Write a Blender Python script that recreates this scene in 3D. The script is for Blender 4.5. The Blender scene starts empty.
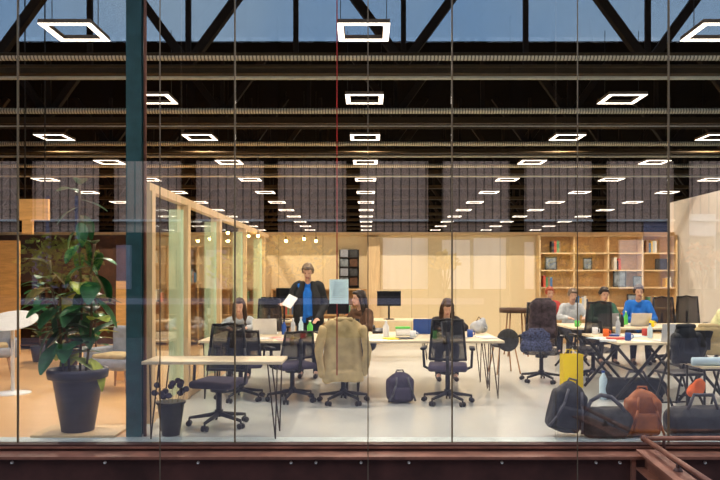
import bpy, bmesh, math, random
from mathutils import Vector, Matrix, noise
random.seed(7)
PI = math.pi
S = bpy.context.scene
COL = S.collection
# ------------------------------------------------------------------ camera
F = 700.0; CX = 367.0; HY = 278.0; EYE = 1.55
cd = bpy.data.cameras.new('camera'); cam = bpy.data.objects.new('camera', cd); COL.objects.link(cam)
cd.sensor_width = 36; cd.lens = F / 720 * 36
cd.shift_x = (360 - CX) / 720; cd.shift_y = (HY - 240) / 720
cam.location = (0, 0, EYE); cam.rotation_euler = (PI / 2, 0, 0); cd.clip_end = 300
S.camera = cam
S.view_settings.view_transform = 'Standard'; S.view_settings.look = 'None'
S.view_settings.exposure = 0.0; S.view_settings.gamma = 1.0; S.view_settings.use_curve_mapping = False
# ------------------------------------------------------------------ world: bright cloudy sky
W = bpy.data.worlds.new('sky'); S.world = W; W.use_nodes = True
nt = W.node_tree; nt.nodes.clear(); N = nt.nodes.new; L = nt.links.new
tc = N('ShaderNodeTexCoord'); nz = N('ShaderNodeTexNoise'); nz.inputs['Scale'].default_value = 2.2; nz.inputs['Detail'].default_value = 6
cr = N('ShaderNodeValToRGB'); cr.color_ramp.elements[0].position = .42; cr.color_ramp.elements[1].position = .68
cr.color_ramp.elements[0].color = (.56, .72, .95, 1); cr.color_ramp.elements[1].color = (.98, .96, .97, 1)
bg = N('ShaderNodeBackground'); bg.inputs['Strength'].default_value = 2.0; wo = N('ShaderNodeOutputWorld')
L(tc.outputs['Generated'], nz.inputs['Vector']); L(nz.outputs['Fac'], cr.inputs['Fac']); L(cr.outputs['Color'], bg.inputs['Color']); L(bg.outputs['Background'], wo.inputs['Surface'])
LAMP_E = 4.0; LAMP_W = 450.0
LAMP_C = (1.0, .84, .68)
# ------------------------------------------------------------------ materials
def mat(name, c, rough=.6, metal=0, var=.12, scale=8, bump=0.0, emit=None, estr=0, stretch=(1, 1, 1), spec=.4):
    m = bpy.data.materials.new(name); m.use_nodes = True; t = m.node_tree; b = t.nodes['Principled BSDF']
    b.inputs['Roughness'].default_value = rough; b.inputs['Metallic'].default_value = metal
    b.inputs['Specular IOR Level'].default_value = spec
    tc = t.nodes.new('ShaderNodeTexCoord'); mp = t.nodes.new('ShaderNodeMapping'); n = t.nodes.new('ShaderNodeTexNoise')
    mp.inputs['Scale'].default_value = stretch; n.inputs['Scale'].default_value = scale; n.inputs['Detail'].default_value = 4
    r = t.nodes.new('ShaderNodeValToRGB')
    r.color_ramp.elements[0].position = .3; r.color_ramp.elements[1].position = .7
    r.color_ramp.elements[0].color = (*[x * (1 - var) for x in c], 1); r.color_ramp.elements[1].color = (*[min(1, x * (1 + var)) for x in c], 1)
    t.links.new(tc.outputs['Object'], mp.inputs['Vector']); t.links.new(mp.outputs['Vector'], n.inputs['Vector'])
    t.links.new(n.outputs['Fac'], r.inputs['Fac']); t.links.new(r.outputs['Color'], b.inputs['Base Color'])
    if bump:
        bp = t.nodes.new('ShaderNodeBump'); bp.inputs['Strength'].default_value = bump; bp.inputs['Distance'].default_value = .01
        t.links.new(n.outputs['Fac'], bp.inputs['Height']); t.links.new(bp.outputs['Normal'], b.inputs['Normal'])
    if emit:
        b.inputs['Emission Color'].default_value = (*emit, 1); b.inputs['Emission Strength'].default_value = estr
    return m
def planks(name, c1, c2, rough, pitch, axis='X', seam=.02, seamc=.5, var=.1, fine=(30, 2, 2), spec=.4):
    """boards with a seam every `pitch` metres along an axis, grain from stretched noise"""
    m = bpy.data.materials.new(name); m.use_nodes = True; t = m.node_tree; b = t.nodes['Principled BSDF']; nn = t.nodes.new; lk = t.links.new
    b.inputs['Roughness'].default_value = rough; b.inputs['Specular IOR Level'].default_value = spec
    tc = nn('ShaderNodeTexCoord'); sp = nn('ShaderNodeSeparateXYZ'); lk(tc.outputs['Object'], sp.inputs[0])
    dv = nn('ShaderNodeMath'); dv.operation = 'DIVIDE'; dv.inputs[1].default_value = pitch; lk(sp.outputs[axis], dv.inputs[0])
    fr = nn('ShaderNodeMath'); fr.operation = 'FRACT'; lk(dv.outputs[0], fr.inputs[0])
    fl = nn('ShaderNodeMath'); fl.operation = 'FLOOR'; lk(dv.outputs[0], fl.inputs[0])
    wn = nn('ShaderNodeTexWhiteNoise'); wn.noise_dimensions = '1D'; lk(fl.outputs[0], wn.inputs['W'])
    mp = nn('ShaderNodeMapping'); mp.inputs['Scale'].default_value = fine; lk(tc.outputs['Object'], mp.inputs[0])
    nz = nn('ShaderNodeTexNoise'); nz.inputs['Scale'].default_value = 1.0; nz.inputs['Detail'].default_value = 5; lk(mp.outputs[0], nz.inputs['Vector'])
    ad = nn('ShaderNodeMath'); ad.operation = 'ADD'; lk(wn.outputs['Value'], ad.inputs[0]); lk(nz.outputs['Fac'], ad.inputs[1])
    hf = nn('ShaderNodeMath'); hf.operation = 'MULTIPLY'; hf.inputs[1].default_value = .5; lk(ad.outputs[0], hf.inputs[0])
    mx = nn('ShaderNodeMix'); mx.data_type = 'RGBA'; lk(hf.outputs[0], mx.inputs['Factor'])
    mx.inputs['A'].default_value = (*c1, 1); mx.inputs['B'].default_value = (*c2, 1)
    lt = nn('ShaderNodeMath'); lt.operation = 'LESS_THAN'; lt.inputs[1].default_value = seam; lk(fr.outputs[0], lt.inputs[0])
    m2 = nn('ShaderNodeMix'); m2.data_type = 'RGBA'; lk(lt.outputs[0], m2.inputs['Factor']); lk(mx.outputs['Result'], m2.inputs['A'])
    m2.inputs['B'].default_value = (*[x * seamc for x in c1], 1); lk(m2.outputs['Result'], b.inputs['Base Color'])
    return m
def glass(name, tint, refl, ior=1.45):
    m = bpy.data.materials.new(name); m.use_nodes = True; t = m.node_tree; t.nodes.clear(); nn = t.nodes.new; lk = t.links.new
    o = nn('ShaderNodeOutputMaterial'); mx = nn('ShaderNodeMixShader'); tr = nn('ShaderNodeBsdfTransparent'); gl = nn('ShaderNodeBsdfGlossy')
    tr.inputs['Color'].default_value = (*tint, 1); gl.inputs['Roughness'].default_value = 0.0; gl.inputs['Color'].default_value = (.95, .97, 1, 1)
    fn = nn('ShaderNodeFresnel'); ge = nn('ShaderNodeNewGeometry'); mr = nn('ShaderNodeMapRange'); mr.inputs['To Min'].default_value = ior; mr.inputs['To Max'].default_value = 1 / ior
    lk(ge.outputs['Backfacing'], mr.inputs['Value']); lk(mr.outputs[0], fn.inputs['IOR']); a = nn('ShaderNodeMath'); a.operation = 'ADD'; a.inputs[1].default_value = refl; a.use_clamp = True
    lk(fn.outputs[0], a.inputs[0]); lk(a.outputs[0], mx.inputs[0]); lk(tr.outputs[0], mx.inputs[1]); lk(gl.outputs[0], mx.inputs[2]); lk(mx.outputs[0], o.inputs[0])
    return m
M = dict(
    black=mat('black_plastic', (.012, .012, .016), .45), mesh=mat('black_mesh_fabric', (.03, .03, .04), .8, scale=60), violet=mat('dark_violet_fabric', (.06, .05, .09), .8, scale=20, bump=.2),
    steel=mat('dark_steel', (.03, .022, .018), .5, .6), brownsteel=mat('brown_painted_steel', (.22, .09, .06), .45, .2, .35, 5, .2), browndark=mat('dark_brown_web', (.06, .022, .018), .5, .2, .4, 4, .2),
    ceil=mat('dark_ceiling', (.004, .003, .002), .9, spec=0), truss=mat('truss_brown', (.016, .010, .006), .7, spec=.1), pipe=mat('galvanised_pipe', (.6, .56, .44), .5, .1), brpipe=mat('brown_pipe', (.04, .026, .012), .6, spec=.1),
    teal=mat('teal_column_paint', (.02, .085, .095), .5, .0, .3, 6), white=mat('white_laminate', (.78, .75, .70), .4, 0, .04), whitem=mat('white_plastic', (.8, .8, .8), .4, 0, .05),
    ply=mat('birch_ply', (.74, .52, .28), .5, 0, .12, 3, stretch=(12, 12, 1)), orange=mat('orange_ply', (.72, .38, .11), .5, 0, .2, 3, stretch=(1, 1, 8)),
    topw=mat('pale_table_top', (.80, .66, .44), .35, 0, .08, 3, stretch=(1, 10, 1)), edge=mat('ply_edge', (.70, .48, .24), .5, 0, .2, 40),
    shelf=mat('shelf_wood', (.50, .29, .12), .6, 0, .2, 4, stretch=(1, 8, 8)), shelfp=mat('pale_shelf_wood', (.80, .58, .32), .6, 0, .15, 4, stretch=(1, 8, 8)), darkwood=mat('dark_walnut', (.07, .03, .015), .5, 0, .3, 5),
    leaf=mat('deep_green_leaf', (.025, .13, .035), .35, 0, .5, 6), leafy=mat('yellow_green_leaf', (.42, .50, .05), .5, 0, .5, 5), leafor=mat('orange_leaf', (.55, .20, .04), .5, 0, .5, 5), leafyel=mat('autumn_leaf', (.75, .50, .04), .5, 0, .4, 5), stem=mat('plant_stem', (.16, .10, .05), .7),
    pot=mat('charcoal_pot', (.055, .05, .075), .4, 0, .2, 5), soil=mat('soil', (.03, .02, .012), .95, 0, .4, 30, .5), bin=mat('black_bucket', (.02, .017, .018), .4),
    yellow=mat('yellow_paper', (1.0, .72, .0), .5, 0, .03), beige=mat('beige_wool', (.52, .39, .19), .9, 0, .2, 10, .3), brown=mat('brown_leather', (.36, .10, .025), .5, 0, .35, 7, .3),
    bagblack=mat('black_nylon', (.018, .02, .026), .6, 0, .3, 12, .3), baggrey=mat('charcoal_canvas', (.045, .045, .045), .85, 0, .4, 14, .4), strap=mat('webbing_strap', (.10, .10, .12), .7),
    puffer=mat('brown_puffer', (.045, .028, .035), .7, 0, .8, 22, .5), bluefl=mat('blue_speckled_wool', (.05, .06, .12), .9, 0, .9, 40, .3), grey=mat('grey_felt', (.30, .31, .34), .9, 0, .15, 12, .2), legw=mat('beech_leg', (.45, .25, .12), .5),
    skin=mat('skin', (.62, .36, .25), .5, 0, .06), lip=mat('lips', (.40, .13, .11), .5), eye=mat('eyes', (.03, .02, .015), .3), hairb=mat('brown_hair', (.055, .025, .012), .5, 0, .4, 40, .3, stretch=(1, 1, .2)), haird=mat('dark_hair', (.02, .012, .01), .5, 0, .4, 40, .3, stretch=(1, 1, .2)),
    hairr=mat('red_hair', (.36, .07, .03), .5, 0, .4, 40, .3), hairg=mat('ash_hair', (.16, .11, .08), .5, 0, .4, 40, .3), blue=mat('blue_cotton', (.01, .16, .62), .8, 0, .15), jacket=mat('dark_jacket_cloth', (.014, .015, .016), .8, 0, .3, 10),
    sweater=mat('charcoal_jersey', (.03, .024, .026), .85, 0, .3, 12), brownj=mat('brown_jersey', (.11, .055, .03), .85, 0, .3, 12), greenj=mat('green_jersey', (.045, .14, .09), .85, 0, .4, 12), lightj=mat('pale_grey_jersey', (.5, .52, .54), .85, 0, .2, 12), yellowj=mat('pale_yellow_jersey', (.78, .76, .42), .85, 0, .1, 12),
    redj=mat('red_jersey', (.5, .06, .05), .85, 0, .1, 12), jeans=mat('dark_denim', (.02, .025, .045), .85, 0, .3, 20), shoe=mat('dark_shoe_leather', (.03, .018, .015), .5), screen=mat('screen_glass', (.01, .012, .016), .15), silver=mat('silver_aluminium', (.62, .62, .62), .35, .5),
    green=mat('green_plastic', (.12, .62, .10), .3), gblue=mat('blue_plastic', (.02, .08, .35), .35), red=mat('red_plastic', (.65, .05, .03), .5), pink=mat('pink_paper', (.85, .35, .32), .7), paper=mat('white_paper', (.85, .85, .82), .8, 0, .04), cyan=mat('pale_blue_paper', (.55, .72, .82), .8, 0, .04),
    clear=glass('clear_plastic', (.8, .87, .85), .06), redcable=mat('red_cable_sheath', (.5, .02, .02), .5), cord=mat('black_cord', (.01, .01, .01), .6), joint=mat('silicone_joint', (.13, .09, .05), .5), bolt=mat('zinc_bolt', (.75, .72, .68), .4, .3), orangec=mat('orange_cloth', (.85, .16, .03), .8),
    diff=mat('lamp_diffuser', (1, 1, 1), .5, emit=LAMP_C, estr=LAMP_E), lampbody=mat('lamp_body', (.13, .09, .06), .6), bulb=mat('warm_bulb', (1, .8, .4), .5, emit=(1, .62, .18), estr=60), wallgrey=mat('pale_plaster', (.72, .66, .58), .8, 0, .04),
    art=mat('grey_print', (.22, .25, .27), .7, 0, .6, 9), artd=mat('dark_print', (.05, .05, .05), .7, 0, .6, 9), cyanfloor=mat('pale_threshold', (.60, .68, .66), .4), 
    clad=planks('ribbed_cladding', (.66, .44, .33), (.76, .52, .40), .7, .30, 'X', .18, .35, fine=(3, 3, .5)), outdark=mat('dark_facade', (.005, .003, .002), .9, spec=0), outcol=mat('black_facade_column', (.004, .003, .003), .9, spec=0), blind=mat('white_blind', (.92, .9, .86), .8, 0, .12, 1.2, stretch=(3, 1, .3)), outwall=mat('brown_render', (.06, .04, .035), .9, 0, .3, 1), outrail=mat('pale_violet_rail', (.33, .31, .42), .6), pave=mat('street_paving', (.10, .085, .105), .9, 0, .2, 2),
    facade=glass('facade_glass', (.97, .975, .975), .085), inner=glass('partition_glass', (.93, .96, .92), .0, 1.3), cler=glass('tinted_clerestory_glass', (.40, .47, .53), .0), greeng=mat('green_glass_edge', (.62, .74, .50), .4, 0, .2, 3, stretch=(1, 1, .3)),
)
m = bpy.data.materials.new('translucent_notice'); m.use_nodes = True; t = m.node_tree; t.nodes.clear(); o_ = t.nodes.new('ShaderNodeOutputMaterial'); mx_ = t.nodes.new('ShaderNodeMixShader'); d_ = t.nodes.new('ShaderNodeBsdfDiffuse'); tr_ = t.nodes.new('ShaderNodeBsdfTranslucent')
for q_ in (d_, tr_): q_.inputs['Color'].default_value = (.62, .86, .95, 1)
mx_.inputs[0].default_value = .6; t.links.new(d_.outputs[0], mx_.inputs[1]); t.links.new(tr_.outputs[0], mx_.inputs[2]); t.links.new(mx_.outputs[0], o_.inputs[0]); M['notice'] = m
M['backply'] = planks('back_wall_ply', (.78, .60, .34), (.86, .70, .44), .55, 1.05, 'X', .012, .6, fine=(14, 2, .6))
M['oak'] = planks('oak_floor', (.74, .42, .16), (.84, .52, .24), .28, .16, 'Y', .03, .75, fine=(.8, 12, 1), spec=.5)
def see_through(m, f):
    t = m.node_tree; b = t.nodes['Principled BSDF']; b.inputs['Alpha'].default_value = f
see_through(M['mesh'], .62)
M['floor'] = mat('polished_screed', (.58, .60, .57), .22, 0, .07, .9, spec=.5)
M['ribbed'] = planks('ribbed_duct_metal', (.8, .72, .52), (.85, .78, .6), .5, .05, 'X', .38, .25, fine=(1, 1, 1))
# ------------------------------------------------------------------ mesh helpers
TMP = bpy.data.scenes.new('workbench')
class MB:
    def __init__(s): s.bm = bmesh.new()
    def _mi(s, vs, mi, sm=False):
        for f in {f for v in vs for f in v.link_faces}: f.material_index = mi; f.smooth = sm
    def box(s, c, d, rot=None, mi=0, bev=0):
        r = bmesh.ops.create_cube(s.bm, size=1); vs = r['verts']
        bmesh.ops.scale(s.bm, vec=d, verts=vs)
        if bev:
            es = list({e for v in vs for e in v.link_edges}); g = bmesh.ops.bevel(s.bm, geom=es, offset=bev, segments=3, affect='EDGES', profile=.5); vs = list({v for f in g['faces'] for v in f.verts} | {v for v in vs if v.is_valid})
        if rot is not None: bmesh.ops.transform(s.bm, matrix=rot if isinstance(rot, Matrix) else Matrix.Rotation(rot, 4, 'Z'), verts=vs)
        bmesh.ops.translate(s.bm, vec=c, verts=vs); s._mi(vs, mi, bool(bev)); return s
    def b2(s, x0, x1, y0, y1, z0, z1, mi=0, bev=0): return s.box(((x0 + x1) / 2, (y0 + y1) / 2, (z0 + z1) / 2), (abs(x1 - x0), abs(y1 - y0), abs(z1 - z0)), None, mi, bev)
    def cyl(s, p0, p1, r0, r1=None, seg=12, mi=0, sm=True):
        p0, p1 = Vector(p0), Vector(p1); r1 = r0 if r1 is None else r1; d = p1 - p0
        r = bmesh.ops.create_cone(s.bm, cap_ends=True, segments=seg, radius1=r0, radius2=max(r1, 1e-4), depth=d.length)
        mt = Matrix.Translation((p0 + p1) / 2) @ Vector((0, 0, 1)).rotation_difference(d.normalized()).to_matrix().to_4x4()
        bmesh.ops.transform(s.bm, matrix=mt, verts=r['verts']); s._mi(r['verts'], mi, sm); return s
    def ell(s, c, rad, rot=None, seg=14, mi=0):
        r = bmesh.ops.create_uvsphere(s.bm, u_segments=seg, v_segments=max(6, seg * 2 // 3), radius=1); vs = r['verts']
        bmesh.ops.scale(s.bm, vec=rad if hasattr(rad, '__len__') else (rad,) * 3, verts=vs)
        if rot is not None: bmesh.ops.transform(s.bm, matrix=rot, verts=vs)
        bmesh.ops.translate(s.bm, vec=c, verts=vs); s._mi(vs, mi, True); return s
    def cap(s, p0, r0, p1, r1=None, seg=12, mi=0):
        r1 = r0 if r1 is None else r1
        s.cyl(p0, p1, r0, r1, seg, mi); s.ell(p0, r0, None, seg, mi); s.ell(p1, r1, None, seg, mi); return s
    def tube(s, pts, r, seg=8, mi=0):
        for a, b in zip(pts, pts[1:]): s.cyl(a, b, r, r, seg, mi)
        for a in pts[1:-1]: s.ell(a, r, None, seg, mi)
        return s
    def lathe(s, prof, seg=28, mi=0, c=(0, 0, 0)):
        rings = []
        for r, z in prof:
            rings.append([s.bm.verts.new((c[0] + r * math.cos(2 * PI * k / seg), c[1] + r * math.sin(2 * PI * k / seg), c[2] + z)) for k in range(seg)])
        for a, b in zip(rings, rings[1:]):
            for k in range(seg):
                f = s.bm.faces.new((a[k], a[(k + 1) % seg], b[(k + 1) % seg], b[k])); f.material_index = mi; f.smooth = True
        for rg, rev in ((rings[0], True), (rings[-1], False)):
            f = s.bm.faces.new(list(reversed(rg)) if rev else rg); f.material_index = mi
        return s
    def grid(s, fn, nu, nv, mi=0, th=0):
        v = [[s.bm.verts.new(fn(i / nu, j / nv)) for j in range(nv + 1)] for i in range(nu + 1)]
        for i in range(nu):
            for j in range(nv):
                f = s.bm.faces.new((v[i][j], v[i + 1][j], v[i + 1][j + 1], v[i][j + 1])); f.smooth = True; f.material_index = mi
        return s
    def build(s, name, mats, parent=None, loc=None):
        me = bpy.data.meshes.new(name); s.bm.normal_update(); s.bm.to_mesh(me); s.bm.free()
        for m in (mats if isinstance(mats, (list, tuple)) else [mats]): me.materials.append(M[m] if isinstance(m, str) else m)
        o = bpy.data.objects.new(name, me); COL.objects.link(o)
        if parent: o.parent = parent
        if loc: o.location = loc
        return o
    def soft(s, name, mats, parent=None, loc=None, vox=.012, smooth=6, disp=0, ds=6, paint=None):
        """voxel-union the shapes into one continuous surface, smoothed; optional fold displacement"""
        o = s.build(name, mats, parent, loc); m = o.modifiers.new('r', 'REMESH'); m.mode = 'VOXEL'; m.voxel_size = vox; m.use_smooth_shade = True
        sm = o.modifiers.new('s', 'SMOOTH'); sm.iterations = smooth; sm.factor = .5
        COL.objects.unlink(o); par = o.parent; o.parent = None; TMP.collection.objects.link(o); vl = TMP.view_layers[0]; vl.update(); dg = vl.depsgraph
        me = bpy.data.meshes.new_from_object(o.evaluated_get(dg)); TMP.collection.objects.unlink(o); COL.objects.link(o); o.parent = par; o.modifiers.clear(); o.data = me
        me.materials.clear()
        for q in (mats if isinstance(mats, (list, tuple)) else [mats]): me.materials.append(M[q])
        if disp:
            for v in me.vertices:
                n = noise.noise(Vector((v.co.x * ds, v.co.y * ds, v.co.z * ds * .45)) + Vector((disp * 99, 3, 1))); v.co += v.normal * n * disp
        for p in me.polygons:
            p.use_smooth = True; p.material_index = 0
            if paint: p.material_index = paint(p.center)
        return o
def tag(o, label=None, cat=None, group=None, kind=None):
    if label: o['label'] = label
    if cat: o['category'] = cat
    if group: o['group'] = group
    if kind: o['kind'] = kind
    return o
def thing(name, label, cat, loc=(0, 0, 0), rz=0, group=None):
    o = bpy.data.objects.new(name, None); COL.objects.link(o); o.location = loc; o.rotation_euler = (0, 0, rz); o.empty_display_size = .1
    return tag(o, label, cat, group)
def struct(o): o['kind'] = 'structure'; return o
def copy_tree(o, loc, rz, label, parent=None):
    c = o.copy(); COL.objects.link(c)
    if parent: c.parent = parent
    else: c.location = loc; c.rotation_euler = (0, 0, rz); c['label'] = label
    for ch in o.children: copy_tree(ch, None, None, None, c)
    return c
def X(px, Y): return (px - CX) / F * Y
def Z(py, Y): return EYE + (HY - py) / F * Y
ORD = ['nearest', 'second', 'third', 'fourth', 'fifth', 'sixth', 'seventh', 'eighth', 'ninth', 'tenth', 'eleventh', 'twelfth', 'thirteenth', 'fourteenth', 'fifteenth']
G = 6.6   # distance of the facade glass
# ================================================================== SETTING
struct(MB().b2(-2.35, 24, G + .22, 48, -.12, 0).build('floor', 'floor'))
struct(MB().b2(-24, -2.35, G + .22, 48, -.12, 0).build('floor_lounge', 'oak'))
struct(MB().b2(-24, 24, G + .03, G + .22, -.12, 0).build('floor_threshold', 'cyanfloor'))
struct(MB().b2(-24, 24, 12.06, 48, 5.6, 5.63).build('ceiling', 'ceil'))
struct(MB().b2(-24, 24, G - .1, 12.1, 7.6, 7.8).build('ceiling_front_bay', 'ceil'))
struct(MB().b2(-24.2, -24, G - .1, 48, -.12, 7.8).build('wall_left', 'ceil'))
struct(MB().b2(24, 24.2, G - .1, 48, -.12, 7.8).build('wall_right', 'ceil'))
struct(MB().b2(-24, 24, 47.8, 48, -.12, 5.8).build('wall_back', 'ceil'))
# clerestory
struct(MB().b2(-24, 24, 12.04, 12.06, 5.6, 7.6).build('window_clerestory', 'cler'))
# facade panes
jx = [X(18 - 217 * 2, G), X(18 - 217, G), X(18, G), X(235, G), X(452, G), X(668.5, G), X(885, G), X(1102, G)]
for k, (a, b) in enumerate(zip(jx, jx[1:])):
    struct(MB().b2(a + .008, b - .008, G - .006, G + .006, 0, 7.6).build('window_%d' % (k + 1), 'facade'))
    struct(MB().b2(b - .007, b + .007, G - .01, G + .01, 0, 7.6).build('trim_%d' % (k + 1), 'joint'))
# far extensions of the facade left and right of the view
struct(MB().b2(-24, jx[0], G - .006, G + .006, 0, 7.6).build('window_20', 'facade')); struct(MB().b2(jx[-1], 24, G - .006, G + .006, 0, 7.6).build('window_21', 'facade'))
# back partition (plywood) and the side partitions
struct(MB().b2(-14, 7.25, 16.6, 16.75, 0, 2.56).build('wall_plywood', 'backply'))
struct(MB().b2(-14, 7.25, 16.5, 16.78, 2.56, 2.63).build('trim_20', 'ply'))
struct(MB().b2(7.25, 7.4, 12.2, 16.75, 0, 3.35).build('wall_side', 'wallgrey'))
struct(MB().b2(-14.2, -14, 8, 16.75, 0, 2.56).build('wall_lounge', 'darkwood'))
# outside
struct(MB().b2(-40, 40, -40, G - .4, -.75, -.6).build('floor_street', 'pave'))
# ---- opposite building, 12 m behind the camera: seen only as a reflection
OY = -12.0; VD = 2 * G - OY; 
def RX(px): return (px - CX) / F * VD
def RZ(py): return EYE + (HY - py) / F * VD
op = thing('opposite_building', 'dark building across the street reflected in the glass, with ribbed grey cladding', 'building', (0, OY, 0))
MB().b2(-34, 34, -6, -.3, -.6, 13).build('dark_wall', 'outdark', op)
MB().b2(-34, 34, -.3, -.05, RZ(232), RZ(161)).build('ribbed_cladding', 'clad', op)
MB().b2(-34, 34, -.3, -.04, -.6, RZ(296)).build('lower_wall', 'outwall', op)
MB().b2(-34, 34, -.2, .08, RZ(221.5), RZ(219.5)).build('ledge', 'blind', op)
for k in range(-9, 14):
    cx = RX(107 + 82 * k)
    MB().b2(cx - .24, cx + .24, -.25, .12, -.6, 11).build('facade_column', 'outcol', op)
for (a, b, t, m_) in ((688, 716, 214, 'blind'), (644, 668, 222, 'outrail'), (383, 428, 238, 'blind'), (441, 470, 240, 'blind'), (474, 506, 238, 'blind'), (520, 534, 242, 'blind'), (620, 660, 240, 'blind'), (672, 715, 236, 'blind'), (206, 226, 250, 'outrail'), (28, 42, 250, 'outrail'), (116, 130, 245, 'outrail')):
    w = MB().b2(RX(a), RX(b), -.2, -.02, RZ(289), RZ(t)).build('window_blind', m_, op)
f = MB()
for a, b, c_, d in ((46, 49, 196, 288), (75, 78, 196, 288), (46, 78, 284, 288)): f.b2(RX(a), RX(b), -.2, .02, RZ(d), RZ(c_))
f.build('window_frame', 'outrail', op)
MB().b2(RX(25), RX(482), .35, .4, RZ(304), RZ(298)).build('railing', 'outrail', op)
def tree(px, py, d, h, rad, m_, label, n=420):
    t = thing('street_tree', label, 'tree', (X(px, 2 * G + d), -d, -.6), 0, 'small street trees reflected in the glass')
    cz = Z(py, 2 * G + d) + .6
    tr = MB(); tr.cyl((0, 0, 0), (0, 0, cz), .07, .04, 10)
    for q in range(6):
        a = q * 1.05; tr.cyl((0, 0, cz * .6), (rad * .7 * math.cos(a), rad * .7 * math.sin(a), cz + .3 * math.sin(q * 2)), .03, .012, 6)
    tr.build('trunk', 'stem', t)
    lf = MB()
    for q in range(n):
        v = Vector((random.gauss(0, 1), random.gauss(0, 1), random.gauss(0, 1))).normalized() * rad * random.uniform(.35, 1); v.z *= h
        c = Vector((v.x, v.y, v.z + cz)); a = Vector((random.uniform(-1, 1), random.uniform(-1, 1), random.uniform(-.6, .6))).normalized() * .13; b = a.orthogonal().normalized() * .07
        p = [lf.bm.verts.new(c + x) for x in (-a, b, a, -b)]; lf.bm.faces.new(p)
    lf.build('foliage', m_, t)
tree(292, 256, 9, .55, 1.3, 'leafyel', 'yellow-leaved street tree reflected above the standing man')
tree(567, 262, 9, .8, .95, 'leafyel', 'yellow-leaved street tree reflected over the right-hand shelves', 260)
tree(445, 262, 9.5, .7, .5, 'leafyel', 'small golden street tree reflected between the white blinds', 120)
tree(703, 256, 8.6, .9, .5, 'leafor', 'orange-leaved street tree reflected at the right edge', 200)
tree(60, 262, 8, .7, 1.3, 'leafy', 'green street tree reflected behind the potted plant')
tree(232, 268, 8.4, .7, .8, 'leafy', 'green street tree reflected on the glazed timber partition', 220)
# ================================================================== STREET SIDE STEEL
t = thing('steel_edge_beam', 'dark brown riveted steel beam below the glass wall', 'beam', (0, 0, 0))
MB().b2(-12, 12, 6.37, 6.42, -.7, -.085).build('web', 'browndark', t)
MB().b2(-12, 12, 6.30, 6.52, -.085, -.06).build('top_flange', 'brownsteel', t)
MB().b2(-12, 12, 6.52, 6.64, -.10, -.002).build('sill_frame', 'browndark', t)
MB().b2(-12, 12, 6.50, 6.53, -.035, -.02).build('sill_lip', 'brownsteel', t)
for px in (12, 105, 198, 291, 316, 361, 409, 502, 596, 620, 705): MB().cyl((X(px, 6.36), 6.375, Z(462.5, 6.36)), (X(px, 6.36), 6.35, Z(462.5, 6.36)), .012, seg=10).build('bolt', 'bolt', t)
MB().b2(X(632, 6.33), X(636, 6.33), 6.33, 6.37, -.6, -.085).build('stiffener', 'brownsteel', t)
# stair rail at lower right
t = thing('steel_ramp_beam', 'reddish brown steel channel beam slanting from the facade toward the street', 'beam', (0, 0, 0))
def slant(mb, a, b, w, h, mi=0):
    a, b = Vector(a), Vector(b); d = (b - a); m_ = Matrix.Translation((a + b) / 2) @ d.to_track_quat('Y', 'Z').to_matrix().to_4x4() @ Matrix.Diagonal((w, d.length, h, 1))
    r = bmesh.ops.create_cube(mb.bm, size=1); bmesh.ops.transform(mb.bm, matrix=m_, verts=r['verts']); mb._mi(r['verts'], mi); return mb
A = Vector((X(646, 6.33), 6.33, Z(450.5, 6.33))); B = Vector((X(712, 4.6), 4.6, Z(492, 4.6)))
B = Vector((X(716, 5.0), 5.0, Z(505, 5.0)))
slant(MB(), A, B, .18, .02).build('top_flange', 'brownsteel', t)
slant(MB(), A - Vector((.0, 0, .08)), B - Vector((.0, 0, .08)), .02, .15).build('web', 'brownsteel', t)
slant(MB(), A - Vector((.0, 0, .16)), B - Vector((.0, 0, .16)), .18, .02).build('bottom_flange', 'brownsteel', t)
t = thing('steel_handrail', 'brown tubular steel handrail in the bottom right corner', 'handrail', (0, 0, 0))
pc = Vector((X(644, 6.45), 6.45, Z(438.5, 6.45))); pr = Vector((X(800, 6.45), 6.45, Z(438, 6.45))); pe = Vector((X(722, 5.0), 5.0, Z(490, 5.0)))
MB().tube([pr, pc], .022, 12).build('horizontal_tube', 'brownsteel', t)
MB().tube([pc, pe], .022, 12).ell(pc, .032).build('sloping_tube', 'brownsteel', t)
MB().cyl((X(664, 6.45), 6.45, pc.z), (X(664, 6.45), 6.45, -.06), .014).build('bracket', 'browndark', t)
q = pc.lerp(pe, .5); MB().cyl(q, q - Vector((0, 0, .11)), .016).ell(q - Vector((0, 0, .09)), .04).build('bracket', 'browndark', t)
for k, px in enumerate((160, 368, 577.5)):
    tag(MB().cyl((X(px, 6.24), 6.24, -.7), (X(px, 6.24), 6.24, 6.5), .005, seg=6).build('facade_cable', 'joint'), ['thin vertical cable before the glass beside the teal column', 'thin vertical cable before the glass at the middle of the facade', 'thin vertical cable before the glass beside the yellow bag'][k], 'cable', 'thin vertical facade cables')
# teal column
t = thing('steel_column', 'teal painted steel column standing just inside the glass', 'column', (X(134.5, 6.85), 6.9, 0))
MB().b2(-.075, .075, -.075, -.06, 0, 7.6).build('front_flange', 'teal', t)
MB().b2(-.012, .012, -.06, .06, 0, 7.6).build('web', 'teal', t)
MB().b2(-.075, .075, .06, .075, 0, 7.6).build('rear_flange', 'teal', t)
MB().cyl((.1, -.04, 0), (.1, -.04, 7.6), .016).build('downpipe', 'brownsteel', t)
tag(MB().cyl((X(337, 6.7), 6.7, .62), (X(337, 6.7), 6.7, 7.6), .006, seg=6).build('red_cable', 'redcable'), 'thin red cable hanging straight down behind the glass', 'cable')
t = thing('paper_notice', 'pale blue paper sheet stuck on the inside of the glass', 'notice', (X(339, G + .02), G + .012, Z(291.5, G)))
MB().grid(lambda u, v: (-.09 + .18 * u, -.001, -.115 + .23 * v), 4, 4).build('sheet', 'notice', t)
f = MB()
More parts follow.
